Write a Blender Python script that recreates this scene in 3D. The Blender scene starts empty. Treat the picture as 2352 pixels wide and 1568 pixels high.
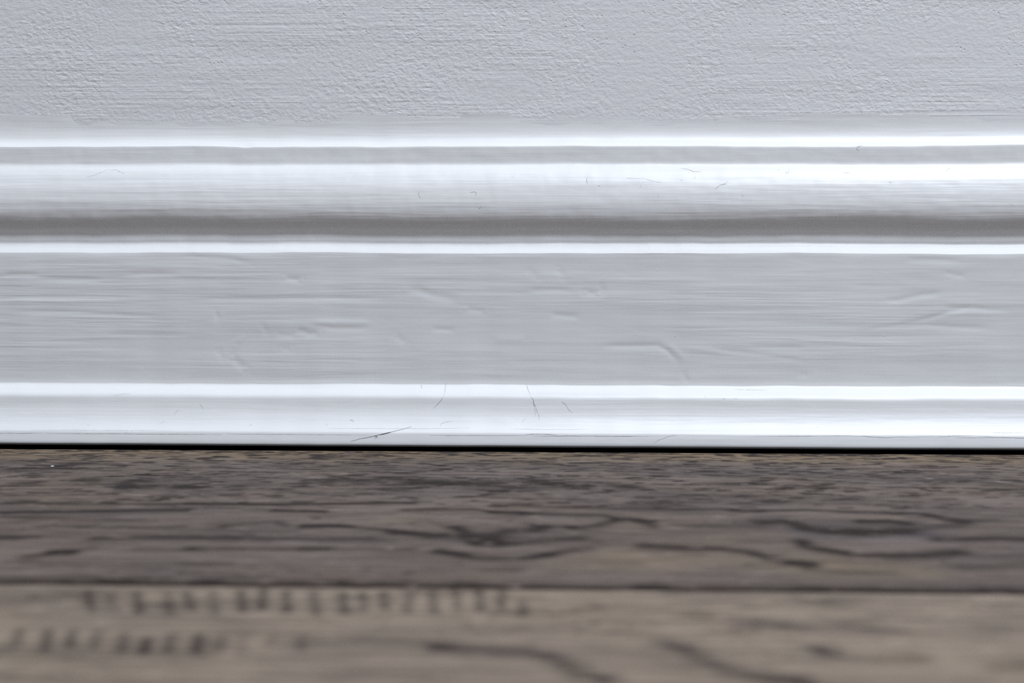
import bpy, math, random
import numpy as np
from mathutils import Matrix, Vector

# ------------------------------------------------------------------ camera, light, exposure
scene = bpy.context.scene
COL = scene.collection
MM = 0.001

cam_data = bpy.data.cameras.new('camera')
cam = bpy.data.objects.new('camera', cam_data)
COL.objects.link(cam)
scene.camera = cam
cam_data.sensor_width = 36.0
cam_data.lens = 50.0
cam_data.clip_start = 0.01
yaw, pitch = math.radians(1.86), math.radians(5.838)
fw = Vector((-math.sin(yaw) * math.cos(pitch), math.cos(yaw) * math.cos(pitch), -math.sin(pitch)))
rt = Vector((math.cos(yaw), math.sin(yaw), 0.0))
up = rt.cross(fw)
M = Matrix((rt, up, -fw)).transposed().to_4x4()
M.translation = Vector((0.0, -566.467 * MM, 97.18 * MM))
cam.matrix_world = M
cam_data.dof.use_dof = True
cam_data.dof.focus_distance = 0.549
cam_data.dof.aperture_fstop = 9.0

world = bpy.data.worlds.new('daylight')
scene.world = world
world.use_nodes = True
bg = world.node_tree.nodes['Background']
bg.inputs['Color'].default_value = (0.84, 0.90, 1.0, 1)
bg.inputs['Strength'].default_value = 0.2

key_data = bpy.data.lights.new('roof_window_light', 'AREA')
key_data.shape = 'RECTANGLE'
key_data.size, key_data.size_y = 1.3, 1.0
key_data.energy = 71.0
key_data.color = (0.85, 0.91, 1.0)
key = bpy.data.objects.new('roof_window_light', key_data)
COL.objects.link(key)
key.location = (0.75, -1.05, 2.2)
key.rotation_euler = (Vector((0, 0, 0.1)) - key.location).to_track_quat('-Z', 'Y').to_euler()

scene.view_settings.view_transform = 'Standard'
scene.view_settings.look = 'None'
scene.view_settings.gamma = 1.0
scene.view_settings.exposure = 0.0
scene.view_settings.use_curve_mapping = False
scene.cycles.adaptive_threshold = 0.03
scene.cycles.max_bounces = 4
scene.cycles.diffuse_bounces = 3
scene.cycles.glossy_bounces = 2
scene.cycles.use_denoising = False      # keep the fine paint relief and wood grain

# ------------------------------------------------------------------ measured data (millimetres)
# moulding profiles: (distance out from the wall, height above the floor), top to bottom
CAULK = [(0.0, 129.27), (0.0, 128.93), (0.0, 128.59), (0.01, 128.25), (0.01, 127.91), (0.02, 127.57), (0.03, 127.23), (0.04, 126.89), (0.05, 126.55), (0.06, 126.21), (0.08, 125.87), (0.09, 125.53), (0.11, 125.19), (0.13, 124.85), (0.16, 124.51), (0.19, 124.17), (0.23, 123.82), (0.27, 123.48), (0.32, 123.14), (0.37, 122.8), (0.43, 122.46), (0.5, 122.11), (0.58, 121.77), (0.67, 121.43), (0.77, 121.08), (0.88, 120.74), (1.01, 120.39), (1.15, 120.05), (1.32, 119.7), (1.51, 119.35), (1.73, 119.0), (2.0, 118.65), (2.31, 118.3), (2.69, 117.95), (3.1, 117.59), (3.51, 117.24), (3.94, 116.89), (4.37, 116.53)]
CROWN = [(4.42, 116.36), (4.49, 116.02), (4.51, 115.68), (4.53, 115.34), (4.54, 115.0), (4.56, 114.67), (4.58, 114.33), (4.59, 113.99), (4.61, 113.65), (4.62, 113.31), (4.64, 112.97), (4.65, 112.63), (4.66, 112.29), (4.68, 111.95), (4.69, 111.61), (4.7, 111.28), (4.72, 110.94), (4.73, 110.6), (4.76, 110.26), (4.82, 109.92), (4.91, 109.58), (5.07, 109.23), (5.31, 108.89), (5.62, 108.55), (5.94, 108.2), (6.27, 107.86), (6.58, 107.51), (6.87, 107.17), (7.14, 106.83), (7.39, 106.48), (7.62, 106.14), (7.85, 105.8), (8.07, 105.46), (8.27, 105.12), (8.47, 104.78), (8.66, 104.44), (8.84, 104.1), (9.01, 103.76), (9.18, 103.42), (9.33, 103.08), (9.48, 102.74), (9.63, 102.41), (9.77, 102.07), (9.9, 101.73), (10.03, 101.39), (10.15, 101.05), (10.26, 100.72), (10.37, 100.38), (10.48, 100.04), (10.58, 99.7), (10.67, 99.37), (10.77, 99.03), (10.85, 98.69), (10.94, 98.36), (11.01, 98.02), (11.09, 97.68), (11.16, 97.35), (11.22, 97.01), (11.28, 96.67), (11.34, 96.34), (11.39, 96.0), (11.44, 95.66), (11.49, 95.33), (11.53, 94.99), (11.57, 94.65), (11.6, 94.32), (11.63, 93.98), (11.65, 93.64), (11.66, 93.31), (11.66, 92.97), (11.66, 92.63), (11.66, 92.3), (11.65, 91.96), (11.63, 91.62), (11.6, 91.29), (11.57, 90.95), (11.53, 90.61), (11.48, 90.27), (11.42, 89.93), (11.35, 89.6), (11.27, 89.26), (11.18, 88.92), (11.07, 88.58), (10.94, 88.24), (10.79, 87.9), (10.63, 87.56), (10.45, 87.22), (10.26, 86.87), (10.06, 86.53), (9.84, 86.19), (9.62, 85.85), (9.39, 85.5), (9.15, 85.16), (8.92, 84.81), (8.68, 84.47), (8.44, 84.12), (8.19, 83.78), (7.94, 83.43), (7.7, 83.08), (7.47, 82.74), (7.25, 82.39), (7.14, 82.05), (7.12, 81.71), (7.13, 81.37), (7.19, 81.03), (7.23, 80.69), (7.27, 80.35), (7.31, 80.01), (7.31, 79.67), (7.25, 79.32), (7.21, 78.98), (7.27, 78.64), (7.45, 78.3), (7.73, 77.97), (8.07, 77.64), (8.43, 77.32), (8.8, 76.99), (9.17, 76.66), (9.55, 76.34), (9.92, 76.01), (10.3, 75.68), (10.68, 75.36), (11.07, 75.03)]
FACE = [(11.12, 74.87), (11.2, 74.19), (11.22, 73.51), (11.23, 72.83), (11.24, 72.16), (11.25, 71.48), (11.26, 70.8), (11.28, 70.12), (11.29, 69.44), (11.3, 68.76), (11.31, 68.08), (11.32, 67.4), (11.34, 66.72), (11.35, 66.04), (11.36, 65.36), (11.37, 64.68), (11.38, 64.0), (11.39, 63.32), (11.41, 62.64), (11.42, 61.96), (11.43, 61.28), (11.44, 60.59), (11.45, 59.91), (11.47, 59.23), (11.48, 58.55), (11.49, 57.87), (11.5, 57.19), (11.51, 56.5), (11.53, 55.82), (11.54, 55.14), (11.55, 54.46), (11.56, 53.78), (11.57, 53.09), (11.59, 52.41), (11.6, 51.73), (11.61, 51.04), (11.62, 50.36), (11.63, 49.68), (11.64, 48.99), (11.66, 48.31), (11.67, 47.63), (11.68, 46.94), (11.69, 46.26), (11.7, 45.57), (11.72, 44.89), (11.73, 44.2), (11.74, 43.52), (11.75, 42.83), (11.76, 42.15), (11.78, 41.46), (11.79, 40.78), (11.8, 40.09), (11.81, 39.41), (11.82, 38.72), (11.84, 38.04), (11.85, 37.35), (11.86, 36.66), (11.87, 35.98), (11.88, 35.29), (11.9, 34.6), (11.91, 33.92), (11.92, 33.23), (11.93, 32.54), (11.94, 31.86), (11.96, 31.17), (11.97, 30.48), (11.98, 29.79), (11.99, 29.11), (12.0, 28.42), (12.02, 27.73), (12.03, 27.04), (12.04, 26.35), (12.05, 25.67), (12.06, 24.98), (12.11, 24.29), (12.22, 23.62)]
SHOE = [(12.24, 23.45), (12.42, 23.13), (12.72, 22.82), (13.06, 22.52), (13.42, 22.23), (13.82, 21.94), (14.21, 21.65), (14.6, 21.35), (14.97, 21.06), (15.34, 20.77), (15.7, 20.48), (16.06, 20.18), (16.37, 19.88), (16.63, 19.58), (16.84, 19.26), (17.0, 18.94), (17.13, 18.62), (17.22, 18.29), (17.28, 17.95), (17.34, 17.62), (17.4, 17.29), (17.46, 16.95), (17.51, 16.62), (17.57, 16.28), (17.64, 15.95), (17.71, 15.62), (17.79, 15.29), (17.88, 14.96), (17.97, 14.63), (18.07, 14.3), (18.18, 13.97), (18.29, 13.65), (18.42, 13.32), (18.54, 13.0), (18.68, 12.68), (18.82, 12.36), (18.96, 12.04), (19.11, 11.72), (19.27, 11.4), (19.44, 11.09), (19.61, 10.77), (19.79, 10.46), (19.97, 10.14), (20.16, 9.83), (20.37, 9.52), (20.57, 9.21), (20.79, 8.91), (21.02, 8.6), (21.25, 8.3), (21.5, 8.0), (21.75, 7.7), (22.02, 7.4), (22.28, 7.1), (22.54, 6.8), (22.8, 6.51), (23.05, 6.21), (23.26, 5.9), (23.38, 5.58), (23.47, 5.25), (23.55, 4.93), (23.64, 4.6), (23.72, 4.28), (23.8, 3.95), (23.88, 3.62), (23.96, 3.3), (24.04, 2.97), (24.11, 2.64), (24.18, 2.31), (24.22, 1.98), (24.24, 1.64), (24.19, 1.29), (23.97, 0.91), (23.46, 0.48)]
GRAIN_FAR = [
    ([(-191.7,-127.7),(-177.2,-127.3),(-154.9,-127.9),(-135.5,-127.3),(-116.3,-126.0)], 1.06, 0.55),
    ([(-116.3,-126.0),(-87.0,-126.1),(-66.4,-124.3),(-51.1,-122.2),(-46.2,-122.5)], 1.16, 0.75),
    ([(-185.5,-142.4),(-171.8,-140.9),(-162.8,-139.5),(-139.5,-137.7),(-130.4,-136.3),(-115.4,-135.2)], 1.37, 0.8),
    ([(-87.7,-134.9),(-72.4,-135.5)], 1.15, 0.75),
    ([(-169.7,-146.1),(-155.0,-147.7),(-121.5,-150.7)], 1.31, 0.35),
    ([(-153.0,-159.6),(-142.1,-158.3),(-119.0,-159.5),(-110.5,-157.2)], 1.25, 0.4),
    ([(-99.2,-156.9),(-93.3,-152.7),(-84.7,-149.9),(-80.5,-155.3)], 1.48, 0.4),
    ([(-74.4,-156.1),(-68.0,-153.9),(-61.7,-155.7)], 1.25, 0.45),
    ([(-172.3,-173.0),(-159.1,-173.0),(-149.4,-173.0)], 1.56, 0.6),
    ([(-131.8,-173.0),(-120.0,-171.3),(-102.5,-170.8),(-91.1,-170.8)], 1.56, 0.6),
    ([(-101.4,-183.5),(-90.8,-183.5),(-69.7,-182.5),(-63.4,-182.3)], 1.46, 0.5),
    ([(-116.2,-184.0),(-101.4,-183.5)], 1.46, 0.3),
    ([(-143.2,-194.1),(-139.2,-191.5),(-136.5,-188.4),(-133.8,-188.8)], 1.78, 0.45),
    ([(-138.2,-188.4),(-134.8,-188.3)], 1.8, 0.5),
    ([(-133.5,-189.6),(-128.9,-184.4)], 1.81, 0.25),
    ([(-84.8,-171.5),(-67.3,-171.8)], 1.55, 0.4),
    ([(-99.2,-199.9),(-87.1,-199.5)], 1.35, 0.3),
    ([(-47.7,-132.6),(-36.0,-130.7),(-26.4,-131.2),(-19.1,-134.9)], 1.15, 0.5),
    ([(-19.1,-134.9),(-11.0,-135.7)], 1.36, 0.7),
    ([(-11.0,-135.7),(2.1,-137.4),(13.8,-138.0),(18.3,-143.1),(22.8,-143.9),(28.7,-145.8)], 1.33, 0.5),
    ([(-19.5,-125.1),(-7.4,-125.8),(7.0,-127.5),(29.9,-127.9)], 1.41, 0.4),
    ([(-74.8,-155.1),(-61.0,-156.2),(-51.6,-159.2),(-44.5,-162.8),(-35.3,-166.2),(-33.2,-165.2)], 1.62, 0.5),
    ([(-47.7,-161.6),(-41.3,-163.6)], 1.61, 0.4),
    ([(-37.5,-165.9),(-34.0,-165.8)], 1.98, 0.4),
    ([(-30.3,-155.6),(-27.3,-160.3),(-24.1,-168.6),(-21.6,-175.7)], 1.98, 0.6),
    ([(-25.0,-168.6),(-21.8,-172.1),(-17.4,-172.0)], 3.08, 0.45),
    ([(-20.9,-172.1),(-18.2,-164.7),(-14.4,-159.0)], 2.37, 0.5),
    ([(-16.0,-176.4),(-6.6,-172.5),(6.4,-167.6)], 1.91, 0.5),
    ([(-6.4,-157.7),(-5.6,-154.8)], 2.47, 0.6),
    ([(-5.6,-153.8),(2.1,-152.6),(5.7,-155.0)], 1.67, 0.4),
    ([(4.3,-155.5),(11.1,-152.3),(19.7,-143.0),(22.9,-142.9),(28.4,-151.8)], 1.7, 0.5),
    ([(-32.5,-183.8),(-28.9,-186.2),(-22.8,-190.2),(-16.6,-190.8),(-7.1,-190.5),(-3.9,-187.9),(2.0,-182.7),(8.3,-179.9)], 1.78, 0.5),
    ([(-31.6,-184.3),(-26.3,-187.8)], 1.78, 0.4),
    ([(-6.3,-189.6),(-2.2,-187.0)], 1.76, 0.35),
    ([(-69.9,-182.5),(-57.2,-182.1),(-40.2,-182.4)], 1.46, 0.3),
    ([(-63.2,-170.8),(-55.4,-170.5)], 1.55, 0.35),
    ([(-52.2,-171.3),(-47.8,-172.1)], 1.54, 0.35),
    ([(-18.9,-203.5),(-10.1,-203.2)], 1.3, 0.3),
    ([(-83.6,-89.7),(-78.7,-90.5)], 2.79, 0.35),
    ([(-76.9,-85.5),(-72.0,-86.4)], 2.83, 0.35),
    ([(-66.8,-89.1),(-62.0,-90.0)], 2.79, 0.35),
    ([(-60.3,-82.3),(-55.5,-83.2)], 2.86, 0.35),
    ([(-55.9,-101.5),(-51.3,-102.3)], 2.64, 0.35),
    ([(-51.9,-91.2),(-47.2,-92.1)], 2.76, 0.35),
    ([(-47.1,-87.2),(-42.3,-88.1)], 2.8, 0.35),
    ([(-41.4,-92.2),(-36.7,-93.1)], 2.74, 0.35),
    ([(-37.0,-89.4),(-32.2,-90.3)], 2.77, 0.35),
    ([(-29.5,-92.6),(-24.8,-93.4)], 2.73, 0.35),
    ([(-25.1,-87.8),(-20.3,-88.6)], 2.79, 0.35),
    ([(-15.3,-97.7),(-10.7,-98.5)], 2.67, 0.35),
    ([(-9.4,-87.2),(-4.7,-88.1)], 2.79, 0.35),
    ([(-3.6,-92.2),(1.0,-93.1)], 2.73, 0.35),
    ([(4.1,-94.5),(8.7,-95.4)], 2.7, 0.35),
    ([(23.0,-96.4),(27.6,-97.3)], 2.67, 0.35),
    ([(19.6,-92.8),(24.2,-93.6)], 2.71, 0.35),
    ([(-149.5,-98.3),(-144.3,-98.1)], 1.9, 0.45),
    ([(-146.9,-93.0),(-141.7,-92.8)], 1.94, 0.45),
    ([(-141.7,-101.8),(-136.6,-101.6)], 1.87, 0.45),
    ([(-127.9,-101.3),(-122.7,-101.2)], 1.87, 0.45),
    ([(-164.9,-89.7),(-159.7,-89.5)], 1.98, 0.45),
    ([(-183.7,-96.0),(-178.5,-95.9)], 1.93, 0.45),
    ([(-191.0,-71.3),(-185.6,-71.1)], 2.13, 0.45),
    ([(-194.8,-71.4),(-189.4,-71.2)], 2.13, 0.45),
    ([(-182.7,-65.2),(-177.2,-65.0)], 2.18, 0.45),
    ([(-177.5,-59.1),(-172.0,-59.0)], 2.23, 0.45),
    ([(-125.6,-100.0),(-120.5,-99.9)], 1.88, 0.45),
    ([(32.2,-127.8),(36.9,-128.7),(51.2,-128.3),(59.4,-130.8),(63.3,-130.0),(77.2,-128.5),(93.2,-131.2),(111.4,-133.2),(117.1,-137.8),(121.7,-142.8)], 1.37, 0.55),
    ([(55.7,-130.3),(62.2,-130.7)], 1.61, 0.35),
    ([(106.9,-132.5),(113.2,-133.3)], 1.58, 0.35),
    ([(117.7,-140.9),(121.7,-142.8),(119.0,-147.8),(106.5,-152.7),(87.9,-156.6),(79.3,-154.9)], 2.51, 0.4),
    ([(122.0,-141.7),(131.5,-140.4)], 1.73, 0.35),
    ([(61.1,-145.7),(67.6,-144.5),(70.1,-146.4),(72.8,-154.2)], 2.12, 0.7),
    ([(91.5,-143.7),(99.7,-143.5),(103.7,-145.7)], 1.72, 0.95),
    ([(78.8,-157.8),(89.3,-158.4),(101.0,-157.1)], 3.22, 0.45),
    ([(88.6,-157.5),(90.3,-157.4)], 2.42, 0.5),
    ([(68.9,-169.2),(70.3,-176.2),(74.7,-179.5),(82.3,-183.4),(90.2,-184.8),(98.7,-183.7),(110.1,-180.0)], 2.17, 0.65),
    ([(108.6,-165.2),(116.4,-164.9),(125.4,-163.7),(133.0,-164.4),(146.5,-164.9)], 2.33, 0.6),
    ([(24.5,-175.9),(32.9,-177.4),(45.5,-178.7),(52.6,-181.9),(55.4,-186.0),(60.4,-190.7),(66.3,-194.5)], 2.14, 0.6),
    ([(64.0,-193.8),(66.6,-194.8)], 2.02, 0.4),
    ([(35.1,-150.6),(49.5,-151.1),(60.2,-151.7)], 1.67, 0.35),
    ([(66.8,-200.7),(86.2,-202.3)], 1.94, 0.25),
    ([(106.7,-196.3),(123.4,-194.2)], 2.66, 0.3),
    ([(51.0,-89.2),(60.3,-88.9)], 1.65, 0.3),
    ([(76.9,-94.7),(86.1,-94.4)], 1.61, 0.3),
    ([(110.7,-93.6),(119.9,-93.3)], 1.61, 0.3),
    ([(143.9,-87.5),(153.2,-87.1)], 1.64, 0.3),
    ([(130.8,-78.7),(140.3,-78.4)], 1.7, 0.3),
]
GRAIN_NEAR = [
    ([(-116.0,-226.7),(-109.4,-244.4)], -3.0, 0.48663009558572956),
    ([(-109.9,-228.6),(-105.1,-241.4)], -3.0, 0.43834808058714764),
    ([(-103.4,-228.4),(-98.1,-244.2)], -3.0, 0.6987805539429295),
    ([(-95.7,-228.3),(-90.7,-244.7)], -3.0, 0.46217259872658667),
    ([(-91.2,-227.6),(-86.4,-241.3)], -3.0, 0.6079952131034859),
    ([(-85.0,-226.2),(-79.8,-245.3)], -3.0, 0.42868329041152997),
    ([(-78.2,-225.6),(-74.0,-241.9)], -3.0, 0.6199562554111366),
    ([(-72.9,-224.1),(-69.9,-240.1)], -3.0, 0.6819642820772658),
    ([(-66.8,-226.3),(-63.5,-242.1)], -3.0, 0.6903344388914967),
    ([(-60.2,-225.9),(-56.1,-244.7)], -3.0, 0.5280425524765727),
    ([(-53.0,-226.8),(-49.7,-242.8)], -3.0, 0.6109549982577906),
    ([(-47.9,-226.5),(-45.5,-240.9)], -3.0, 0.5407749054927674),
    ([(-42.8,-225.9),(-40.6,-239.1)], -3.0, 0.6784542550435498),
    ([(-36.3,-226.2),(-35.1,-241.8)], -3.0, 0.5158651442863074),
    ([(-31.0,-223.7),(-28.6,-242.0)], -3.0, 0.6026154568364772),
    ([(-25.1,-222.6),(-23.5,-238.8)], -3.0, 0.5110475152823859),
    ([(-19.4,-224.0),(-18.1,-238.5)], -3.0, 0.7202263268118395),
    ([(-13.7,-222.2),(-13.2,-238.9)], -3.0, 0.519242676176353),
    ([(-8.6,-231.3),(-7.9,-241.4)], -3.0, 0.45),
    ([(-7.3,-240.2),(-0.1,-239.3),(9.0,-237.2)], 2.39, 0.35),
    ([(-137.6,-236.8),(-133.9,-236.7),(-123.6,-234.4),(-119.2,-231.0),(-113.2,-232.1)], 3.36, 0.45),
    ([(-111.1,-238.5),(-81.3,-240.1),(-49.3,-240.3)], 2.69, 0.22),
    ([(-120.8,-259.2),(-118.0,-268.6)], -3.0, 0.5909307944308556),
    ([(-114.1,-259.5),(-110.3,-272.2)], -3.0, 0.6629781294997622),
    ([(-108.6,-259.5),(-105.8,-270.0)], -3.0, 0.6710646995997285),
    ([(-102.8,-260.2),(-100.3,-270.4)], -3.0, 0.5656204356859178),
    ([(-96.4,-261.1),(-93.6,-272.6)], -3.0, 0.5765930973643093),
    ([(-90.4,-263.8),(-88.4,-273.4)], -3.0, 0.75),
    ([(-85.6,-261.6),(-83.6,-271.7)], -3.0, 0.6216871506003587),
    ([(-79.5,-261.3),(-77.7,-271.5)], -3.0, 0.6937832486056179),
    ([(-74.4,-261.3),(-72.6,-272.0)], -3.0, 0.4232080961819813),
    ([(-69.2,-261.5),(-67.4,-273.5)], -3.0, 0.28),
    ([(-62.8,-261.1),(-62.0,-269.0)], -3.0, 0.28),
    ([(-56.4,-260.9),(-55.5,-270.4)], -3.0, 0.28),
    ([(-123.6,-275.4),(-118.7,-275.2),(-108.2,-276.9),(-98.5,-276.6),(-87.8,-274.2),(-78.3,-272.9)], 3.89, 0.4),
    ([(-115.6,-291.0),(-106.3,-290.7),(-96.8,-291.3)], 2.34, 0.3),
    ([(-55.0,-265.8),(-41.9,-263.8),(-31.7,-265.1),(-24.9,-267.0)], 2.5, 0.4),
    ([(-25.6,-266.8),(-18.2,-268.3),(-11.5,-268.8),(-6.6,-269.0),(-1.7,-273.4),(3.1,-280.1),(6.2,-284.7),(9.2,-287.0)], 2.55, 0.75),
    ([(3.1,-285.8),(9.2,-287.0)], 1.76, 0.3),
    ([(23.9,-263.3),(25.7,-265.3),(30.1,-271.4),(34.1,-279.1),(39.8,-283.7),(48.7,-285.7),(50.9,-290.5)], 2.69, 0.7),
    ([(44.0,-286.3),(48.6,-286.1)], 2.33, 0.5),
    ([(56.2,-266.4),(57.3,-268.0)], 2.2, 0.6),
    ([(56.6,-267.5),(60.9,-270.4),(67.0,-272.2),(76.6,-271.9)], 2.15, 0.4),
    ([(91.7,-276.8),(99.5,-275.1)], 2.89, 0.5),
    ([(31.3,-241.4),(34.7,-242.5)], 2.59, 0.35),
    ([(42.3,-247.0),(45.6,-248.1)], 2.5, 0.35),
    ([(47.7,-248.0),(51.0,-249.1)], 2.48, 0.35),
    ([(53.0,-249.6),(56.3,-250.6)], 2.46, 0.35),
    ([(66.2,-249.1),(69.4,-250.2)], 2.46, 0.35),
    ([(71.7,-250.7),(74.9,-251.7)], 2.43, 0.35),
    ([(66.0,-230.2),(69.4,-231.4)], 2.75, 0.35),
    ([(59.9,-229.1),(63.4,-230.3)], 2.77, 0.35),
    ([(96.2,-248.7),(99.3,-249.8)], 2.45, 0.35),
]
CRACK_SHOE = [
    (0.11, [(-43.37,26.4),(-44.16,23.78),(-44.17,21.44),(-44.55,19.14)]),
    (0.15, [(-44.55,19.14),(-46.04,17.24),(-48.61,14.47)]),
    (0.12, [(-12.32,23.48),(-11.62,21.57),(-10.71,20.07),(-10.48,19.29)]),
    (0.2, [(-10.48,19.29),(-9.52,18.26),(-9.38,16.77),(-8.51,15.5)]),
    (0.12, [(-8.51,15.5),(-8.06,13.83),(-7.31,11.98),(-7.17,10.37)]),
    (0.09, [(-9.38,16.77),(-8.8,13.82),(-8.52,11.77)]),
    (0.11, [(1.22,17.67),(2.95,16.61),(3.82,15.14),(4.9,13.89),(5.98,13.27)]),
    (0.09, [(-45.75,8.03),(-45.17,9.2),(-43.25,9.8),(-40.66,10.09)]),
    (0.08, [(-81.49,10.42),(-80.39,10.23),(-79.68,9.43)]),
    (0.1, [(-53.89,23.31),(-53.45,22.34),(-53.34,21.41)]),
    (0.08, [(-35.63,18.98),(-35.0,19.59)]),
    (0.07, [(-13.85,9.54),(-13.22,10.54),(-12.36,11.15)]),
    (0.12, [(36.96,2.33),(38.57,3.55),(40.4,4.12),(42.95,5.13),(45.87,5.57)]),
    (0.08, [(69.01,22.28),(74.5,22.05),(81.82,21.83)]),
    (0.09, [(64.21,18.33),(64.08,19.04),(64.88,19.04),(65.01,18.48)]),
    (0.08, [(67.65,18.56),(68.41,19.2),(69.35,18.92),(69.74,19.34)]),
    (0.08, [(99.61,8.9),(100.06,8.38),(100.71,9.04)]),
    (0.08, [(53.84,2.21),(54.01,1.08)]),
    (0.07, [(-174.7,18.84),(-171.78,19.55),(-168.06,19.77)]),
    (0.09, [(-155.75,8.5),(-154.52,9.17),(-153.57,9.79)]),
    (0.08, [(-150.22,11.74),(-149.61,13.15),(-148.52,13.65)]),
    (0.08, [(-140.76,16.07),(-139.2,14.63),(-139.0,13.7)]),
    (0.08, [(-81.02,9.99),(-79.93,10.34),(-79.27,9.52)]),
    (0.08, [(-120.55,7.8),(-119.19,8.67)]),
    (0.09, [(-184.44,7.83),(-183.79,8.23),(-182.94,7.84)]),
    (0.08, [(-90.21,8.93),(-89.5,7.94)]),
    (0.12, [(-229.72,4.79),(-217.98,4.85),(-212.11,4.91),(-201.27,4.97)]),
    (0.13, [(-199.8,4.89),(-188.68,4.95),(-176.99,4.98),(-149.31,4.93),(-130.37,4.95)]),
    (0.08, [(-206.38,6.16),(-188.83,6.27),(-168.35,6.23),(-149.41,6.17)]),
    (0.08, [(-169.39,4.91),(-168.53,5.06),(-167.61,6.16)]),
    (0.1, [(-128.75,5.08),(-89.67,5.04),(-72.36,4.92)]),
    (0.07, [(-89.87,7.29),(-63.87,7.34),(-50.9,7.43),(-33.64,7.7)]),
    (0.12, [(-49.91,5.04),(-42.15,5.0),(-29.23,5.02),(-12.9,5.07)]),
    (0.14, [(-12.91,5.27),(-9.9,5.7),(-5.61,5.73),(-0.04,5.43)]),
    (0.14, [(-9.9,4.96),(-3.46,4.99),(2.97,5.11),(11.62,5.11),(35.05,5.07)]),
    (0.07, [(-18.54,7.39),(-3.48,7.28),(11.64,7.46)]),
    (0.11, [(75.26,5.23),(112.07,5.75),(117.71,5.64),(121.37,5.28),(126.15,5.08),(130.39,5.38),(137.43,5.28),(140.25,5.49),(144.21,5.72)]),
    (0.1, [(145.32,5.46),(151.53,5.82),(157.15,5.9),(159.68,5.91)]),
    (0.12, [(159.96,5.86),(164.15,5.61),(168.35,5.36),(173.95,5.28),(178.12,5.08),(187.95,5.0)]),
    (0.08, [(152.34,5.22),(162.73,5.19),(168.34,5.22)]),
    (0.08, [(165.8,6.98),(171.4,6.88),(178.42,7.01)]),
]
CRACK_CROWN = [
    (0.1, [(47.56,107.9),(50.11,107.53),(52.26,106.56),(55.56,106.41)]),
    (0.12, [(60.3,99.43),(62.31,101.26),(64.16,101.84),(65.66,102.94)]),
    (0.08, [(62.68,101.26),(65.25,101.77)]),
    (0.09, [(38.85,97.83),(38.48,96.88),(39.21,96.51)]),
    (0.08, [(70.65,97.82),(71.74,96.88)]),
    (0.08, [(47.21,103.39),(48.23,102.95)]),
    (0.08, [(52.67,104.2),(53.27,104.57),(52.49,103.46)]),
    (0.08, [(15.01,101.27),(16.11,100.9)]),
    (0.12, [(11.3,104.35),(10.86,103.4),(11.2,102.32),(10.77,101.25)]),
    (0.1, [(26.3,104.17),(29.31,103.83),(33.19,103.82),(35.75,102.96),(39.61,102.31)]),
    (0.12, [(-34.56,98.67),(-32.61,98.98),(-31.87,98.46),(-32.38,97.38)]),
    (0.12, [(-30.2,93.52),(-30.07,92.87),(-31.07,92.44)]),
    (0.12, [(5.96,110.02),(5.7,109.06)]),
    (0.1, [(31.86,101.67),(31.94,100.81),(31.42,100.17)]),
    (0.1, [(-54.5,99.11),(-54.34,97.39),(-53.37,96.31)]),
    (0.1, [(-26.12,98.24),(-25.39,98.59)]),
    (0.12, [(15.42,101.03),(16.15,101.16),(16.37,100.82)]),
    (0.1, [(-18.2,104.49),(-17.34,104.93)]),
    (0.09, [(-186.1,104.43),(-182.72,105.44),(-177.84,107.51),(-176.44,107.2),(-174.52,107.5),(-170.36,105.43)]),
    (0.08, [(-177.5,105.88),(-176.17,105.88)]),
    (0.12, [(116.94,114.79),(115.86,115.43),(116.07,116.29),(116.98,116.73),(118.5,116.82)]),
    (0.08, [(88.14,107.04),(88.35,106.04),(89.22,106.17),(89.48,107.48)]),
    (0.1, [(127.27,102.72),(128.1,102.42),(128.75,102.59)]),
    (0.08, [(84.93,107.04),(86.05,107.48)]),
    (0.08, [(172.31,93.99),(174.0,94.2),(174.64,93.56),(174.02,93.05)]),
    (0.08, [(149.48,107.01),(151.83,108.09)]),
    (0.1, [(116.04,99.3),(116.14,98.45)]),
    (0.08, [(110.1,106.16),(111.84,106.38),(113.09,106.16)]),
]
HAIR = [(-80.03, 2.64), (-78.42, 3.11), (-76.61, 3.6), (-73.77, 4.1), (-71.71, 4.53), (-70.68, 4.78), (-68.87, 5.21), (-67.45, 5.49), (-65.91, 5.84), (-63.74, 6.32), (-60.68, 6.99), (-58.4, 7.55), (-56.88, 8.0)]
HAIR_HOOK = [(-70.55, 4.78), (-70.22, 4.6), (-69.69, 4.07)]
HAIR_LOOP = [(-70.67, 4.59), (-70.79, 4.16), (-70.46, 3.78)]
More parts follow.
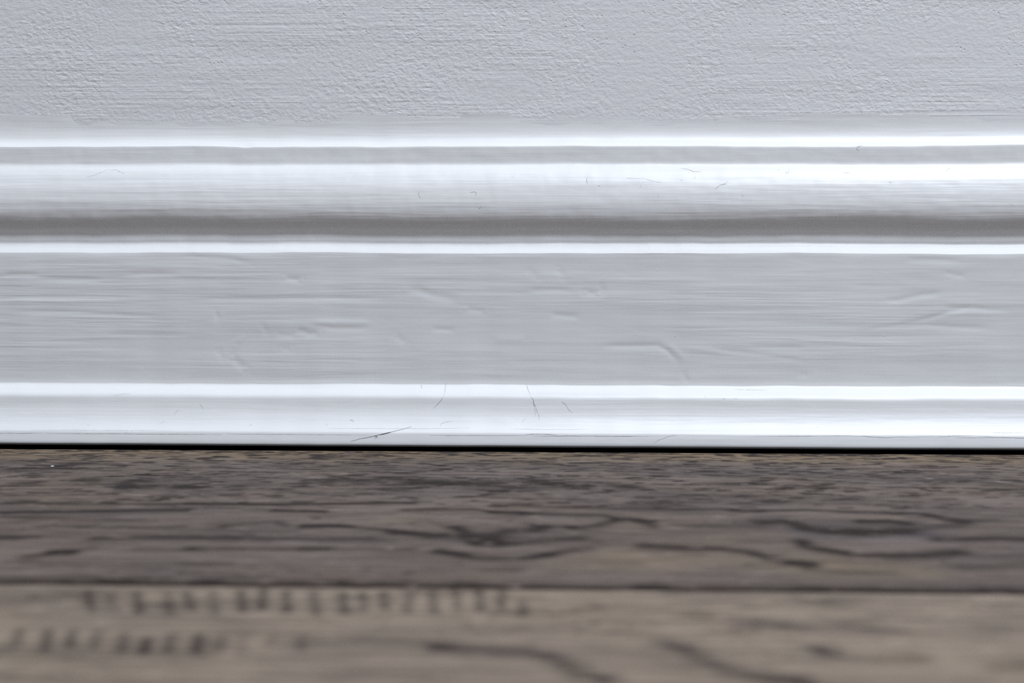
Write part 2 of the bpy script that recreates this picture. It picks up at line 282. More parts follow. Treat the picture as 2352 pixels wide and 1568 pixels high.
RIDGES = [
    (-0.5, 1.3, [(15.76,38.81),(39.18,38.89),(43.09,37.07),(46.38,33.15),(48.35,31.2)]),
    (-0.35, 1.2, [(49.36,27.92),(50.36,25.63)]),
    (0.25, 1.5, [(41.77,39.68),(47.65,35.78),(50.29,31.86)]),
    (-0.4, 1.4, [(-103.59,44.79),(-99.64,43.81),(-98.33,43.16),(-93.71,43.17)]),
    (-0.3, 1.2, [(-116.11,46.4),(-114.83,43.77)]),
    (-0.45, 1.8, [(-128.88,33.82),(-125.61,31.19),(-123.32,29.21)]),
    (-0.25, 1.4, [(-134.14,36.44),(-132.21,33.14)]),
    (0.2, 1.5, [(-126.81,39.11),(-125.45,41.09),(-122.77,43.08)]),
    (-0.25, 1.2, [(-111.54,42.79),(-102.96,42.49)]),
    (-0.25, 1.5, [(-109.63,37.19),(-105.01,37.21)]),
    (0.3, 1.2, [(-98.94,47.76),(-88.4,47.46),(-71.95,47.51)]),
    (-0.3, 1.0, [(-98.95,46.45),(-88.42,45.29),(-71.97,45.34)]),
    (-0.3, 1.2, [(-150.0,73.88),(-137.47,73.24),(-127.59,72.6),(-117.75,70.33)]),
    (-0.3, 1.0, [(-134.53,52.27),(-134.27,48.32)]),
    (-0.4, 1.5, [(-107.94,65.12),(-100.72,64.15)]),
    (-0.45, 2.0, [(-60.67,60.63),(-54.77,60.65),(-49.55,58.7),(-41.7,57.41),(-37.78,56.44)]),
    (-0.3, 1.5, [(-36.48,53.5),(-27.98,52.22)]),
    (-0.3, 1.1, [(-12.98,60.93),(2.64,60.77),(6.54,60.45)]),
    (-0.4, 1.5, [(10.44,59.81),(15.64,59.17)]),
    (-0.3, 1.3, [(16.92,62.43),(17.59,59.83)]),
    (-0.25, 1.5, [(0.01,68.89),(1.97,65.65)]),
    (-0.25, 1.5, [(-11.04,67.57),(-7.78,65.63)]),
    (-0.3, 1.2, [(-50.26,45.41),(-39.77,44.78)]),
    (-0.35, 1.3, [(-3.84,50.97),(9.19,50.36)]),
    (-0.25, 1.5, [(-64.06,42.61),(-59.48,39.34)]),
    (0.25, 2.0, [(-26.03,41.09),(-11.65,41.33)]),
    (-0.4, 1.3, [(124.28,57.83),(126.01,56.97),(131.71,56.99),(140.2,58.73),(150.41,60.02)]),
    (-0.35, 1.1, [(110.27,45.11),(120.54,46.01),(130.79,47.2),(143.27,49.82),(151.73,52.72),(159.65,54.18),(165.91,53.62),(180.24,52.51)]),
    (0.25, 1.1, [(113.69,45.7),(131.92,47.78),(143.26,50.11)]),
    (-0.3, 1.1, [(129.11,45.75),(142.19,47.34),(154.74,46.69),(170.67,46.16)]),
    (0.3, 1.2, [(46.02,38.24),(63.33,36.56),(80.62,35.34),(97.86,34.83)]),
    (-0.3, 1.1, [(59.28,37.71),(71.97,36.3),(97.89,33.2)]),
    (-0.25, 1.2, [(133.04,72.76),(148.37,72.78),(156.88,72.51)]),
    (-0.25, 1.1, [(148.5,67.92),(158.18,66.34)]),
    (-0.3, 1.1, [(148.85,54.15),(160.21,54.47)]),
    (-0.2, 1.0, [(111.63,62.4),(137.28,62.17)]),
    (-0.25, 1.1, [(73.09,38.62),(97.8,38.13)]),
    (-0.2, 1.2, [(93.38,27.96),(97.99,27.69)]),
    (-0.4, 1.0, [(-234.17,57.29),(-207.46,57.36),(-160.93,57.13)]),
    (0.35, 1.0, [(-234.2,56.11),(-200.83,56.18),(-154.32,56.16)]),
    (-0.35, 1.0, [(-220.97,51.71),(-194.29,51.65),(-154.45,49.91)]),
    (-0.3, 1.2, [(-172.65,66.97),(-147.5,66.68)]),
    (-0.3, 1.0, [(-220.52,66.55),(-203.88,66.45)]),
    (-0.3, 1.0, [(-207.25,64.73),(-178.02,64.33)]),
    (-0.25, 1.0, [(-181.19,42.9),(-142.65,42.89)]),
    (-0.3, 1.0, [(-147.68,57.16),(-65.19,57.03)]),
]

# ------------------------------------------------------------------ helpers
rng = np.random.RandomState(7)


def link(name, me, mat=None, parent=None):
    o = bpy.data.objects.new(name, me)
    COL.objects.link(o)
    if mat:
        me.materials.append(mat)
    if parent:
        o.parent = parent
    return o


def mesh_np(name, co, quads):
    me = bpy.data.meshes.new(name)
    co = np.asarray(co, dtype=np.float32)
    quads = np.asarray(quads, dtype=np.int32)
    me.vertices.add(len(co))
    me.vertices.foreach_set('co', co.ravel())
    me.loops.add(quads.size)
    me.loops.foreach_set('vertex_index', quads.ravel())
    me.polygons.add(len(quads))
    me.polygons.foreach_set('loop_start', np.arange(0, quads.size, 4, dtype=np.int32))
    me.update(calc_edges=True)
    me.validate()
    me.set_sharp_from_angle(angle=math.radians(35))
    return me


def grid_quads(nr, nc, off=0):
    i = np.arange(nr - 1)[:, None] * nc + np.arange(nc - 1)[None, :] + off
    return np.stack([i, i + 1, i + nc + 1, i + nc], -1).reshape(-1, 4)


def box_mesh(name, lo, hi):
    (x0, y0, z0), (x1, y1, z1) = lo, hi
    co = [(x, y, z) for x in (x0, x1) for y in (y0, y1) for z in (z0, z1)]
    f = [(0, 1, 3, 2), (4, 6, 7, 5), (0, 4, 5, 1), (2, 3, 7, 6), (0, 2, 6, 4), (1, 5, 7, 3)]
    return mesh_np(name, co, f)


def wave(n, lo, hi, seed):
    """Smooth random function of x (mm): a sum of sines with wavelengths lo..hi, about unit size."""
    r = np.random.RandomState(seed)
    wl = np.exp(r.uniform(np.log(lo), np.log(hi), n))
    ph = r.uniform(0, 6.283, n)
    kz = r.uniform(-0.06, 0.06, n)
    am = (wl / hi) ** 0.5
    am = am / math.sqrt((am ** 2).sum() / 2)

    def fn(x, z=0.0):
        return sum(a * np.sin(6.283 * x / w + p + k * z) for a, w, p, k in zip(am, wl, ph, kz))
    return fn


wob_z = wave(14, 12, 260, 3)
wob_d = wave(14, 14, 200, 11)


def polydist(X, Y, pts):
    best = np.full(X.shape, 1e9)
    for (ax, ay), (bx, by) in zip(pts[:-1], pts[1:]):
        dx, dy = bx - ax, by - ay
        t = np.clip(((X - ax) * dx + (Y - ay) * dy) / (dx * dx + dy * dy + 1e-9), 0, 1)
        best = np.minimum(best, np.hypot(X - ax - t * dx, Y - ay - t * dy))
    return best


def stroke_field(xs, ys, strokes, default=1.15, taper=0.0):
    """Adds gaussian strokes (polyline, sigma, strength) on the grid xs (cols) by ys (rows)."""
    F = np.zeros((len(ys), len(xs)))
    for pts, sg, k in strokes:
        sg = default if sg < 0 else sg
        p = np.array(pts)
        ix = np.where((xs > p[:, 0].min() - 4 * sg - 3) & (xs < p[:, 0].max() + 4 * sg + 3))[0]
        iy = np.where((ys > p[:, 1].min() - 4 * sg - 3) & (ys < p[:, 1].max() + 4 * sg + 3))[0]
        if len(ix) == 0 or len(iy) == 0:
            continue
        X, Y = np.meshgrid(xs[ix], ys[iy])
        d = polydist(X, Y, pts)
        v = k * np.exp(-0.5 * (d / sg) ** 2)
        if taper:                        # the mark fades out towards both of its ends
            ln = taper * max(np.hypot(*(p[-1] - p[0])), 2 * sg)
            for e in (p[0], p[-1]):
                v = v * (1 - np.exp(-((X - e[0]) ** 2 + (Y - e[1]) ** 2) / (ln * ln)))
        F[np.ix_(iy, ix)] += v
    return F


# ------------------------------------------------------------------ materials
class NT:
    def __init__(self, name):
        self.m = bpy.data.materials.new(name)
        self.m.use_nodes = True
        self.t = self.m.node_tree
        self.b = self.t.nodes['Principled BSDF']

    def n(self, typ, **kw):
        nd = self.t.nodes.new(typ)
        for k, v in kw.items():
            if k.startswith('_'):
                setattr(nd, k[1:], v)
            else:
                key = int(k[1:]) if k[0] == 'i' and k[1:].isdigit() else k
                s = nd.inputs[key]
                if hasattr(v, 'is_output') or isinstance(v, bpy.types.NodeSocket):
                    self.t.links.new(v, s)
                else:
                    s.default_value = v
        return nd

    def math(self, op, a, b=0.0, clamp=False):
        return self.n('ShaderNodeMath', _operation=op, _use_clamp=clamp, i0=a, i1=b).outputs[0]

    def coord(self, scale, rot=(0, 0, 0)):
        tc = self.n('ShaderNodeTexCoord').outputs['Object']
        mp = self.n('ShaderNodeMapping', Vector=tc)
        mp.inputs['Scale'].default_value = scale
        mp.inputs['Rotation'].default_value = rot
        return mp.outputs[0]

    def noise(self, vec, detail=3.0, rough=0.55, dist=0.0, scale=1.0):
        return self.n('ShaderNodeTexNoise', Vector=vec, Scale=scale, Detail=detail, Roughness=rough,
                      Distortion=dist).outputs[0]

    def rng(self, v, a, b, c=0.0, d=1.0, smooth=True):
        nd = self.n('ShaderNodeMapRange', Value=v)
        nd.interpolation_type = 'SMOOTHSTEP' if smooth else 'LINEAR'
        for k, x in zip(('From Min', 'From Max', 'To Min', 'To Max'), (a, b, c, d)):
            nd.inputs[k].default_value = x
        return nd.outputs[0]

    def mix(self, f, a, b):
        nd = self.n('ShaderNodeMix', _data_type='RGBA')
        for i, v in ((0, f), (6, a), (7, b)):
            if isinstance(v, bpy.types.NodeSocket):
                self.t.links.new(v, nd.inputs[i])
            else:
                nd.inputs[i].default_value = v if i == 0 else (*v, 1)
        return nd.outputs[2]

    def set(self, **kw):
        for k, v in kw.items():
            s = self.b.inputs[k.replace('_', ' ')]
            if isinstance(v, bpy.types.NodeSocket):
                self.t.links.new(v, s)
            else:
                s.default_value = v
        return self

    def bump(self, h, dist):
        nd = self.n('ShaderNodeBump', Height=h, Distance=dist)
        self.t.links.new(nd.outputs[0], self.b.inputs['Normal'])


def wall_paint():
    t = NT('wall_paint')
    # roller stipple: crumbly ridges about 2-3 mm across
    a = t.noise(t.coord((330, 330, 400)), 2.5, 0.55, 0.35)
    a2 = t.noise(t.coord((520, 520, 820)), 2.0, 0.5, 0.5)
    patch = t.rng(t.noise(t.coord((22, 22, 30)), 2), 0.35, 0.65, 0.45, 1.0)
    # the stipple stops just above the skirting, where the brush cut in
    sep = t.n('ShaderNodeSeparateXYZ', Vector=t.coord((1, 1, 1)))
    zj = t.math('ADD', sep.outputs[2], t.math('MULTIPLY', t.noise(t.coord((9, 9, 9)), 2), 0.012))
    zj = t.math('ADD', zj, t.math('MULTIPLY', t.noise(t.coord((220, 220, 220)), 2), 0.003))
    zj = t.math('ADD', zj, t.math('MULTIPLY', sep.outputs[0], -0.006))
    roller = t.rng(zj, 0.1335, 0.1365)
    stip = t.math('ADD', t.math('MULTIPLY', a, 0.8), t.math('MULTIPLY', a2, 0.7))
    stip = t.math('MULTIPLY', t.math('MULTIPLY', t.math('SUBTRACT', stip, 0.75), patch), roller)
    # brush strokes, two slightly crossed directions
    b1 = t.noise(t.coord((16, 16, 900)), 2.5, 0.6, 0.2)
    b2 = t.noise(t.coord((14, 14, 700), (0, 0.10, 0)), 2.5, 0.6, 0.2)
    bm = t.rng(t.noise(t.coord((10, 10, 45)), 2), 0.45, 0.62, 0.25, 1.0)
    br = t.math('MULTIPLY', t.math('ADD', b1, b2), t.math('MULTIPLY', bm, 0.46))
    h = t.math('ADD', stip, br)
    # burst paint bubbles: tiny round pits, in loose drifts
    vo = t.n('ShaderNodeTexVoronoi', _feature='F1', Vector=t.coord((1, 0.0, 1)), Scale=640.0, Randomness=1.0)
    sel = t.n('ShaderNodeSeparateColor', Color=vo.outputs['Color'])
    pitm = t.rng(t.noise(t.coord((14, 14, 20)), 2), 0.44, 0.56)
    drift = t.rng(sep.outputs[2], 0.140, 0.152)
    rad = t.math('MULTIPLY', sel.outputs[1], 0.20)
    pit = t.rng(t.math('SUBTRACT', vo.outputs['Distance'], rad), -0.06, 0.06, 1.0, 0.0)
    pit = t.math('MULTIPLY', pit, t.math('GREATER_THAN', sel.outputs[0], 0.55))
    pit = t.math('MULTIPLY', t.math('MULTIPLY', pit, pitm), drift)
    h = t.math('SUBTRACT', h, t.math('MULTIPLY', pit, 0.5))
    t.bump(h, 0.00042)
    mott = t.noise(t.coord((120, 120, 160)), 3)
    t.set(Base_Color=t.mix(mott, (0.79, 0.80, 0.82), (0.83, 0.82, 0.82)), Roughness=0.55)
    return t.m


def trim_paint(name, streak=1.0, wear=0.0):
    t = NT(name)
    b1 = t.noise(t.coord((12, 400, 400)), 2.5, 0.6, 0.25)
    b2 = t.noise(t.coord((10, 230, 230), (0, 0.05, 0)), 2.5, 0.6, 0.4)
    mk = t.rng(t.noise(t.coord((7, 60, 60)), 2), 0.38, 0.62, 0.15, 1.0)
    lump = t.noise(t.coord((60, 190, 190)), 2.0, 0.5, 0.6)
    h = t.math('MULTIPLY', t.math('ADD', b1, t.math('MULTIPLY', b2, 1.1)), t.math('MULTIPLY', mk, streak))
    h = t.math('ADD', h, t.math('MULTIPLY', lump, 0.35))
    nib = t.n('ShaderNodeTexVoronoi', _feature='F1', Vector=t.coord((1, 1, 1)), Scale=260.0)
    sc = t.n('ShaderNodeSeparateColor', Color=nib.outputs['Color'])
    nb = t.math('MULTIPLY', t.rng(nib.outputs['Distance'], 0.0, 0.10, 1.0, 0.0),
                t.math('GREATER_THAN', sc.outputs[0], 0.93))
    h = t.math('ADD', h, t.math('MULTIPLY', nb, 0.35))
    t.bump(h, 0.00022)
    # the undercoat shows faintly where the brush dragged thin
    thin = t.rng(t.noise(t.coord((9, 260, 260), (0, 0.03, 0)), 3), 0.5, 0.72)
    t.set(Base_Color=t.mix(t.math('MULTIPLY', thin, 0.35), (0.815, 0.815, 0.815), (0.70, 0.69, 0.665)),
          Roughness=0.42)
    return t.m


def plain(name, col, rough=0.6):
    return NT(name).set(Base_Color=(*col, 1), Roughness=rough).m


def wood(name, light, mid, dark, warm, seed, sap=0.0):
    t = NT(name)
    g = t.n('ShaderNodeAttribute', _attribute_name='grain').outputs['Fac']
    tc = t.n('ShaderNodeTexCoord').outputs['Object']
    off = t.n('ShaderNodeVectorMath', _operation='ADD', i0=tc, i1=(seed, seed * 0.37, 0)).outputs[0]

    def nz(sc, d=3.0, r=0.55, ds=0.0):
        mp = t.n('ShaderNodeMapping', Vector=off)
        mp.inputs['Scale'].default_value = sc
        return t.noise(mp.outputs[0], d, r, ds)
    broad = nz((9, 45, 1), 3)
    fib = nz((20, 520, 1), 4, 0.68, 0.3)
    fleck = nz((130, 330, 1), 3, 0.6, 0.8)
    dash = nz((60, 700, 1), 2, 0.5, 0.3)
    pores = t.rng(dash, 0.56, 0.70)
    fl = t.rng(fleck, 0.54, 0.70)
    fmask = t.rng(nz((12, 40, 1), 2), 0.42, 0.62)
    base = t.mix(t.rng(broad, 0.3, 0.7), mid, light)
    base = t.mix(t.math('MULTIPLY', t.rng(nz((16, 26, 1), 2), 0.45, 0.7), 0.55), base, warm)
    if sap:                              # yellower sapwood along the plank's wall edge
        sy = t.n('ShaderNodeSeparateXYZ', Vector=tc).outputs[1]
        sy = t.math('ADD', sy, t.math('MULTIPLY', nz((14, 60, 1), 2), 0.03))
        base = t.mix(t.math('MULTIPLY', t.rng(sy, -0.048, -0.02), sap), base, tuple(c * k for c, k in zip(warm, (1.45, 1.35, 1.1))))
    base = t.mix(t.math('MULTIPLY', t.rng(fib, 0.42, 0.66), 0.5), base, dark)
    tint = t.n('ShaderNodeAttribute', _attribute_name='tint').outputs['Fac']
    base = t.mix(t.math('MULTIPLY', tint, -1.0, True), base, (0.068, 0.064, 0.076))
    base = t.mix(t.math('MULTIPLY', tint, 1.0, True), base, tuple(1.15 * c for c in warm))
    mott = t.rng(nz((26, 110, 1), 3, 0.6, 0.6), 0.48, 0.70)
    base = t.mix(t.math('MULTIPLY', mott, 0.42), base, tuple(2.2 * c for c in dark))
    dk = t.math('ADD', g, t.math('MULTIPLY', pores, 0.5))
    dk = t.math('ADD', dk, t.math('MULTIPLY', t.math('MULTIPLY', fl, fmask), 0.6), True)
    base = t.mix(dk, base, dark)
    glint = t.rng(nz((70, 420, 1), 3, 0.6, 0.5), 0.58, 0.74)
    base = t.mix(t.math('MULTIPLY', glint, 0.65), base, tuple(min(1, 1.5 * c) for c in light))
    rough = t.rng(broad, 0.2, 0.8, 0.5, 0.62)
    t.set(Base_Color=base, Roughness=rough, Specular_IOR_Level=0.06)
    h = t.math('ADD', t.math('MULTIPLY', pores, -0.6), t.math('MULTIPLY', fib, 0.6))
    t.bump(h, 0.00010)
    return t.m


M_WALL = wall_paint()
M_CROWN = trim_paint('trim_paint_moulding', 0.95)
M_FACE = trim_paint('trim_paint_board', 1.0)
M_SHOE = trim_paint('trim_paint_shoe', 0.6)
M_CAULK = trim_paint('trim_paint_caulk', 0.9)
M_CRACK = plain('crack_dirt', (0.22, 0.225, 0.235), 0.8)
M_HAIR = plain('dark_hair', (0.045, 0.035, 0.04), 0.5)
M_DUST = plain('pale_dust', (0.7, 0.72, 0.75), 0.9)
M_SUB = plain('subfloor_gap_shade', (0.004, 0.004, 0.004), 0.95)  # subfloor and gap strip: black colour stands in for the gap's shade
M_SUB.node_tree.nodes['Principled BSDF'].inputs['Specular IOR Level'].default_value = 0.0
M_PLANK_FAR = wood('oak_grey', (0.182, 0.145, 0.127), (0.096, 0.075, 0.066), (0.020, 0.0130, 0.0105),
                   (0.160, 0.121, 0.087), 0.0, 0.75)
M_PLANK_NEAR = wood('oak_beige', (0.275, 0.219, 0.168), (0.208, 0.164, 0.129), (0.036, 0.025, 0.021),
                    (0.255, 0.198, 0.145), 3.3)

# ------------------------------------------------------------------ wall
wall = link('wall_back', box_mesh('wall_back', (-1.6, 0.0, -0.02), (1.6, 0.10, 2.6)), M_WALL)
wall['kind'] = 'structure'
wall['label'] = 'white painted wall with roller stipple and brush strokes above the skirting'


# ------------------------------------------------------------------ mouldings
def xs_dense(step, lo=-262.0, hi=224.0):
    mid = np.arange(lo, hi + step, step)
    return np.concatenate([[-1600, -1200, -800, -500, -380, -310], mid, [270, 340, 480, 800, 1200, 1600]])


def bumps(x, z, spots):
    out = 0.0
    for cx, cz, sx, sz, a in spots:
        out = out + a * np.exp(-0.5 * ((x - cx) / sx) ** 2 - 0.5 * ((z - cz) / sz) ** 2)
    return out


DRIPS = [(-123, 116.3, 1.6, 0.8, -0.30), (-68, 109.5, 5, 1.0, 0.35), (95, 116.3, 18, 1.5, -0.25),
         (-160, 88, 9, 3, 0.5), (-95, 88, 5, 3, 0.4), (40, 88, 12, 3, -0.5), (120, 88, 14, 3, 0.6),
         (170, 116, 14, 1.5, 0.35), (60, 82.3, 4, 1.5, -0.6)]


def surface(x, d, z):
    """Wobble of hand-sanded, many times painted trim."""
    dz = 0.10 * wob_z(x, z) * np.clip((z - 3) / 20, 0.12, 1) + bumps(x, z, DRIPS)
    dd = 0.10 * wob_d(x, z)
    return d + dd, z + dz


def profile_at(prof, z):
    zz = np.array([p[1] for p in prof])[::-1]
    dd = np.array([p[0] for p in prof])[::-1]
    return np.interp(z, zz, dd)


def moulding(name, prof, mat, parent, step=1.0, relief=None, back=0.5, tail=(0.5, 0.35)):
    prof = list(prof)
    front = np.array(prof)
    xs = xs_dense(step)
    X = np.repeat(xs[:, None], len(front), 1)
    D = np.repeat(front[None, :, 0], len(xs), 0)
    Z = np.repeat(front[None, :, 1], len(xs), 0)
    if relief is not None:
        D = D + relief(xs, front[:, 1])
    D, Z = surface(X, D, Z)
    # close the section: tuck the lower edge in, run back to the wall and up
    tk = np.stack([D[:, -1] - tail[0], Z[:, -1] - tail[1]], -1)
    bk = np.stack([np.full(len(xs), back), Z[:, -1] - tail[1]], -1)
    tp = np.stack([np.full(len(xs), min(back, front[0, 0] - 0.02)), Z[:, 0] + 0.02], -1)
    D = np.concatenate([tp[:, :1], D, tk[:, :1], bk[:, :1]], 1)
    Z = np.concatenate([tp[:, 1:], Z, tk[:, 1:], bk[:, 1:]], 1)
    nx, npf = D.shape
    co = np.stack([np.repeat(xs[:, None], npf, 1), -D, Z], -1).reshape(-1, 3) * MM
    q = grid_quads(nx, npf)
    wrap = np.arange(nx - 1) * npf
    q = np.concatenate([q, np.stack([wrap + npf - 1, wrap, wrap + npf, wrap + 2 * npf - 1], -1)])
    me = mesh_np(name, co, q[:, ::-1])
    me.polygons.foreach_set('use_smooth', np.ones(len(me.polygons), dtype=bool))
    me.set_sharp_from_angle(angle=math.radians(38))
    return link(name, me, mat, parent)


base = bpy.data.objects.new('baseboard_back', None)
COL.objects.link(base)
base['kind'] = 'structure'
base['label'] = 'white painted moulded skirting board fixed along the wall'

moulding('caulk_fillet', [(d - 0.05, z) for d, z in CAULK], M_CAULK, base, back=-0.3)
CROWN = [(CAULK[-1][0] + 0.01, CAULK[-1][1] - 0.02)] + CROWN
lap_a, lap_b = wave(16, 5, 40, 41), wave(16, 3, 18, 42)


def brush_laps(xs, zs):
    X, Zg = np.meshgrid(xs, zs, indexing='ij')
    return 0.018 * lap_a(X, 9 * Zg) + 0.010 * lap_b(X, 22 * Zg)


moulding('crown_moulding', CROWN, M_CROWN, base, step=0.7, relief=brush_laps)

FACE = [(CROWN[-1][0] + 0.03, CROWN[-1][1] - 0.02)] + FACE
FACE_FINE = [(float(profile_at(FACE, z)), float(z)) for z in np.arange(FACE[0][1], FACE[-1][1], -0.5)] + [FACE[-1]]


def face_relief(xs, zs):
    st = [(p, w * 0.62, a * 0.40) for a, w, p in RIDGES]
    F = stroke_field(xs, zs, st, taper=0.15)            # rows: z, cols: x
    # low lumps left by filler and old brush laps
    X, Zg = np.meshgrid(xs, zs)
    lump = 0.03 * wave(10, 30, 160, 21)(X, 3 * Zg)
    fade = np.clip(np.minimum(zs.max() - zs, zs - zs.min()) / 1.5, 0, 1)
    return ((F + lump) * fade[:, None]).T


moulding('face_board', FACE_FINE, M_FACE, base, step=0.6, relief=face_relief, tail=(0.02, 0.9))

SHOE = [(FACE[-1][0] - 0.25, FACE[-1][1] + 0.5), (FACE[-1][0] + 0.01, FACE[-1][1] - 0.03)] + SHOE
shoe = moulding('trim_1', SHOE, M_SHOE, None, back=14.0, tail=(2.0, 0.0))
shoe['kind'] = 'structure'
shoe['label'] = 'white painted scotia bead covering the gap between skirting and wooden floor'


# ------------------------------------------------------------------ cracks in the paint
def tube(name, pts, rad, mat, parent=None, seg=6, taper=0.5):
    """Thin round strand through 3-D points (m) with a radius (m) per point."""
    P = [Vector(p) for p in pts]
    n = len(P)
    co, q = [], []
    for i, p in enumerate(P):
        d = (P[min(i + 1, n - 1)] - P[max(i - 1, 0)]).normalized()
        a = d.cross(Vector((0, 1, 0.3))).normalized()
        b = d.cross(a)
        r = rad[i]
        for s in range(seg):
            an = 6.28318 * s / seg
            co.append(p + a * (r * math.cos(an)) + b * (r * math.sin(an)))
    for i in range(n - 1):
        for s in range(seg):
            q.append((i * seg + s, i * seg + (s + 1) % seg, (i + 1) * seg + (s + 1) % seg, (i + 1) * seg + s))
    me = mesh_np(name, co, q)
    me.polygons.foreach_set('use_smooth', np.ones(len(me.polygons), dtype=bool))
    return link(name, me, mat, parent)


def refine(pts, step, jitter, seed):
    r = random.Random(seed)
    out = [pts[0]]
    for (a, b), (c, d) in zip(pts[:-1], pts[1:]):
        k = max(1, int(math.hypot(c - a, d - b) / step))
        for i in range(1, k + 1):
            t = i / k
            jx, jz = (r.uniform(-jitter, jitter), r.uniform(-jitter, jitter)) if i < k else (0, 0)
            out.append((a + (c - a) * t + jx, b + (d - b) * t + jz))
    return out


def on_trim(prof, pts, proud):
    out = []
    for x, z in pts:
        d0 = profile_at(prof, z)
        d1, z1 = surface(np.float64(x), d0, z)
        dn = profile_at(prof, z - 0.3) - profile_at(prof, z + 0.3)
        nd, nz = 0.6, float(dn)
        ln = math.hypot(nd, nz)
        out.append((x * MM, -(float(d1) + proud * nd / ln) * MM, (float(z1) + proud * nz / ln) * MM))
    return out


for grp, prof, par in ((CRACK_SHOE, SHOE, shoe), (CRACK_CROWN, CROWN, base)):
    for i, (r, pts) in enumerate(grp):
        long_run = abs(pts[-1][0] - pts[0][0]) > 25
        rp = refine(pts, 1.5 if long_run else 0.5, 0.04 if long_run else 0.07, i)
        n = len(rp)
        rr = random.Random(i + 99)
        rad = [r * 0.5 * MM * (0.25 + 0.75 * min(1, 5 * min(j, n - 1 - j) / n)) * rr.uniform(0.5, 1.2) for j in range(n)]
        o = tube('paint_crack', on_trim(prof, rp, r * 0.12), rad, M_CRACK, par)
        o['label'] = 'hairline crack in the white paint'

# ------------------------------------------------------------------ floor
floor = link('floor', box_mesh('floor', (-1.6, -2.4, -0.05), (1.6, 0.0, -0.0105)), M_SUB)
floor['kind'] = 'structure'
floor['label'] = 'brown wood plank floor laid along the skirting'
link('gap_shade_strip', box_mesh('gap_shade_strip', (-1.6, -0.019, -0.0105), (1.6, -0.0005, 0.0012)), M_SUB, floor)  # added black strip: paints the shade of the void under the bead
SLANT = -0.0048          # the rows run very slightly out of square with the wall
PLANK_W = 190.0


def plank(far, near, grain, mat, dense, slant_far=0.0, slant_near=0.0, ys=None, tint=None):
    """One plank: bevelled top of a fine grid (grain stored per vertex), sides and underside."""
    if dense:
        xs = np.concatenate([[-1200, -800], np.arange(-637, -226, 2.2), np.arange(-225, 187, 0.8),
                             np.arange(188, 600, 2.2), [800, 1200]])
    else:
        xs = np.array([-1200.0, -600, -300, 0, 300, 600, 1200])
    bev, dep = 1.3, 0.9
    v = ys if ys is not None else np.linspace(0, 1, 6)
    w = far - near
    v = np.concatenate([[0.0], np.array(v)[(np.array(v) * w > bev * 1.2) & (np.array(v) * w < w - bev * 1.2)], [1.0]])
    v = np.sort(np.concatenate([v, [bev / w, 1 - bev / w]]))
    X = np.repeat(xs[None, :], len(v), 0)
    yf = far + slant_far * xs
    yn = near + slant_near * xs
    Y = yf[None, :] * (1 - v[:, None]) + yn[None, :] * v[:, None]
    edge = np.minimum(v * w, (1 - v) * w)
    Z = -dep * np.clip(1 - edge / bev, 0, 1)
    if far > -40:                        # sawn edge along the wall has no bevel
        Z[v < 0.5] = 0
    Z = np.repeat(Z[:, None], len(xs), 1)
    G = np.zeros_like(X)
    if grain:
        G = stroke_field(xs, (far + (near - far) * v)[::-1], grain)[::-1]
    nb = (1 - v) * w < bev * 1.05
    fb = (v * w < bev * 1.05) & (far < -40)
    G[nb | fb] += 0.75                   # stained bevel
    nr, nc = X.shape
    top = np.stack([X, Y, Z], -1).reshape(-1, 3)
    q = grid_quads(nr, nc)
    ring = np.concatenate([np.arange(nc), np.arange(1, nr) * nc + nc - 1, (nr - 1) * nc + np.arange(nc - 2, -1, -1),
                           np.arange(nr - 2, 0, -1) * nc])
    low = top[ring].copy()
    low[:, 2] = -9.5
    k = len(top) + np.arange(len(ring))
    side = np.stack([ring, np.roll(ring, -1), np.roll(k, -1), k], -1)
    co = np.concatenate([top, low]) * MM
    me = mesh_np('floor_plank', co, np.concatenate([q[:, ::-1], side]))
    at = me.attributes.new('grain', 'FLOAT', 'POINT')
    vals = np.concatenate([np.clip(G.ravel(), 0, 1), np.full(len(ring), 0.4)]).astype(np.float32)
    if tint:
        T = stroke_field(xs, (far + (near - far) * v)[::-1], tint)[::-1]
        tv = np.concatenate([np.clip(T.ravel(), -1, 1), np.zeros(len(ring))]).astype(np.float32)
        me.attributes.new('tint', 'FLOAT', 'POINT').data.foreach_set('value', tv)
    n = len(me.vertices)
    at.data.foreach_set('value', vals[:n])
    return link('floor_plank', me, mat, floor)


# stains: negative = blue-grey heart of the knot, positive = yellower wood
TINT = [([(74.8, -157.2), (89.6, -158.9), (104.4, -159.4)], 5.0, -0.6), ([(91.3, -138.6), (103.2, -138.2)], 1.6, 0.8),
        ([(20.2, -184.4), (49.1, -190.5), (65.5, -196.7)], 9.0, 0.6), ([(2.3, -194.3), (25.3, -198.0)], 7.0, 0.45),
        ([(71.2, -196.5), (93.1, -200.2)], 6.0, 0.5), ([(-49.8, -147.2), (-36.5, -149.7)], 5.0, 0.4)]


def carry_on(strokes):
    """The figure of the wood repeats, mirrored, to both sides of the measured stretch."""
    out = list(strokes)
    for mx in (-226.0, 187.5):
        out += [([(2 * mx - x, y) for x, y in p], max(s, 1.3) if s > 0 else s, k) for p, s, k in strokes]
    return out


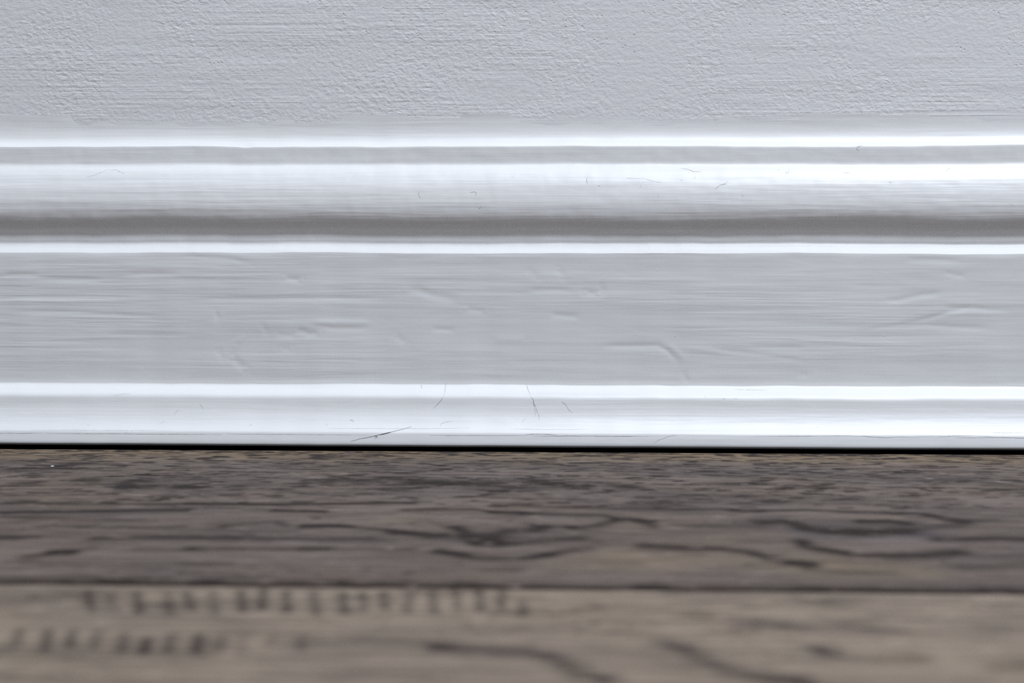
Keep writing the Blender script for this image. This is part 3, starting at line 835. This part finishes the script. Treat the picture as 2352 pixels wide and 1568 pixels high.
y0 = -31.0
y1 = -220.2
rs = np.random.RandomState(5)
dashes = []
for i in range(2200):                     # open pores and flecks of the oak, thickest towards the wall
    yy = y0 - 0.5 - 95 * rs.rand() ** 1.5
    xx = rs.uniform(-232, 192)
    ln = rs.uniform(1.0, 7.0)
    dashes.append(([(xx, yy), (xx + ln, yy + rs.uniform(-0.6, 0.6))], rs.uniform(0.25, 0.8), rs.uniform(0.25, 1.0)))
edge = []                                # darker growth ring running beside the near edge
xx = -235.0
while xx < 195:
    ln = rs.uniform(25, 60)
    edge.append(([(xx, y1 + 3.4 + SLANT * xx), (xx + ln, y1 + 3.4 + SLANT * (xx + ln))], rs.uniform(1.5, 2.2), rs.uniform(0.35, 0.6)))
    xx += ln * 0.9
plank(y0, y1 + 0.15, carry_on([(p, w * 1.1, k * 1.6) for p, w, k in GRAIN_FAR] + dashes + edge), M_PLANK_FAR, True, 0.0, SLANT,
      np.concatenate([np.linspace(0, 0.36, 190)[:-1], np.linspace(0.36, 1, 165)]), carry_on(TINT))
ys = np.concatenate([np.linspace(0, 0.5, 130), [0.6, 0.8, 1.0]])
plank(y1 - 0.15, y1 - PLANK_W + 0.15, carry_on(GRAIN_NEAR), M_PLANK_NEAR, True, SLANT, SLANT, ys)
for r in range(1, 10):
    plank(y1 - r * PLANK_W - 0.15, y1 - (r + 1) * PLANK_W + 0.15, None, (M_PLANK_FAR, M_PLANK_NEAR)[r % 2 == 0],
          False, SLANT, SLANT)

# ------------------------------------------------------------------ small things
hp = on_trim(SHOE, refine(HAIR, 0.6, 0.0, 1), 0.10)
n = len(hp)
hr = [(0.030 + 0.022 * math.sin(3.14 * j / n)) * MM for j in range(n)]
for j in range(n):
    x = hp[j][0] / MM
    if -68.4 < x < -65.0:
        hr[j] = 0.115 * MM
hair = tube('hair', hp, hr, M_HAIR)
hair['label'] = 'dark hair stuck across the white bead just above the floor gap'
hair['category'] = 'hair'
hk = on_trim(SHOE, HAIR_HOOK, 0.14)
tube('hook', hk, [0.09 * MM, 0.07 * MM, 0.04 * MM], M_HAIR, hair)
hk = on_trim(SHOE, refine(HAIR_LOOP, 0.3, 0.0, 2), 0.12)
tube('loop', hk, [0.03 * MM] * len(hk), M_HAIR, hair)

# a pale crumb of dust lying on the far plank
r = random.Random(4)
co, q = [], []
for i in range(5):
    for j in range(8):
        th, ph = math.pi * i / 4, 6.2832 * j / 8
        k = r.uniform(0.8, 1.2)
        co.append(((-182.2 + 0.62 * k * math.sin(th) * math.cos(ph)) * MM,
                   (-66.3 + 0.5 * k * math.sin(th) * math.sin(ph)) * MM, (0.24 + 0.27 * k * math.cos(th)) * MM))
for i in range(4):
    for j in range(8):
        q.append((i * 8 + j, (i + 1) * 8 + j, (i + 1) * 8 + (j + 1) % 8, i * 8 + (j + 1) % 8))
crumb = link('dust_crumb', mesh_np('dust_crumb', co, q), M_DUST)
crumb['label'] = 'tiny pale dust crumb lying on the far wooden plank'
crumb['category'] = 'dust'
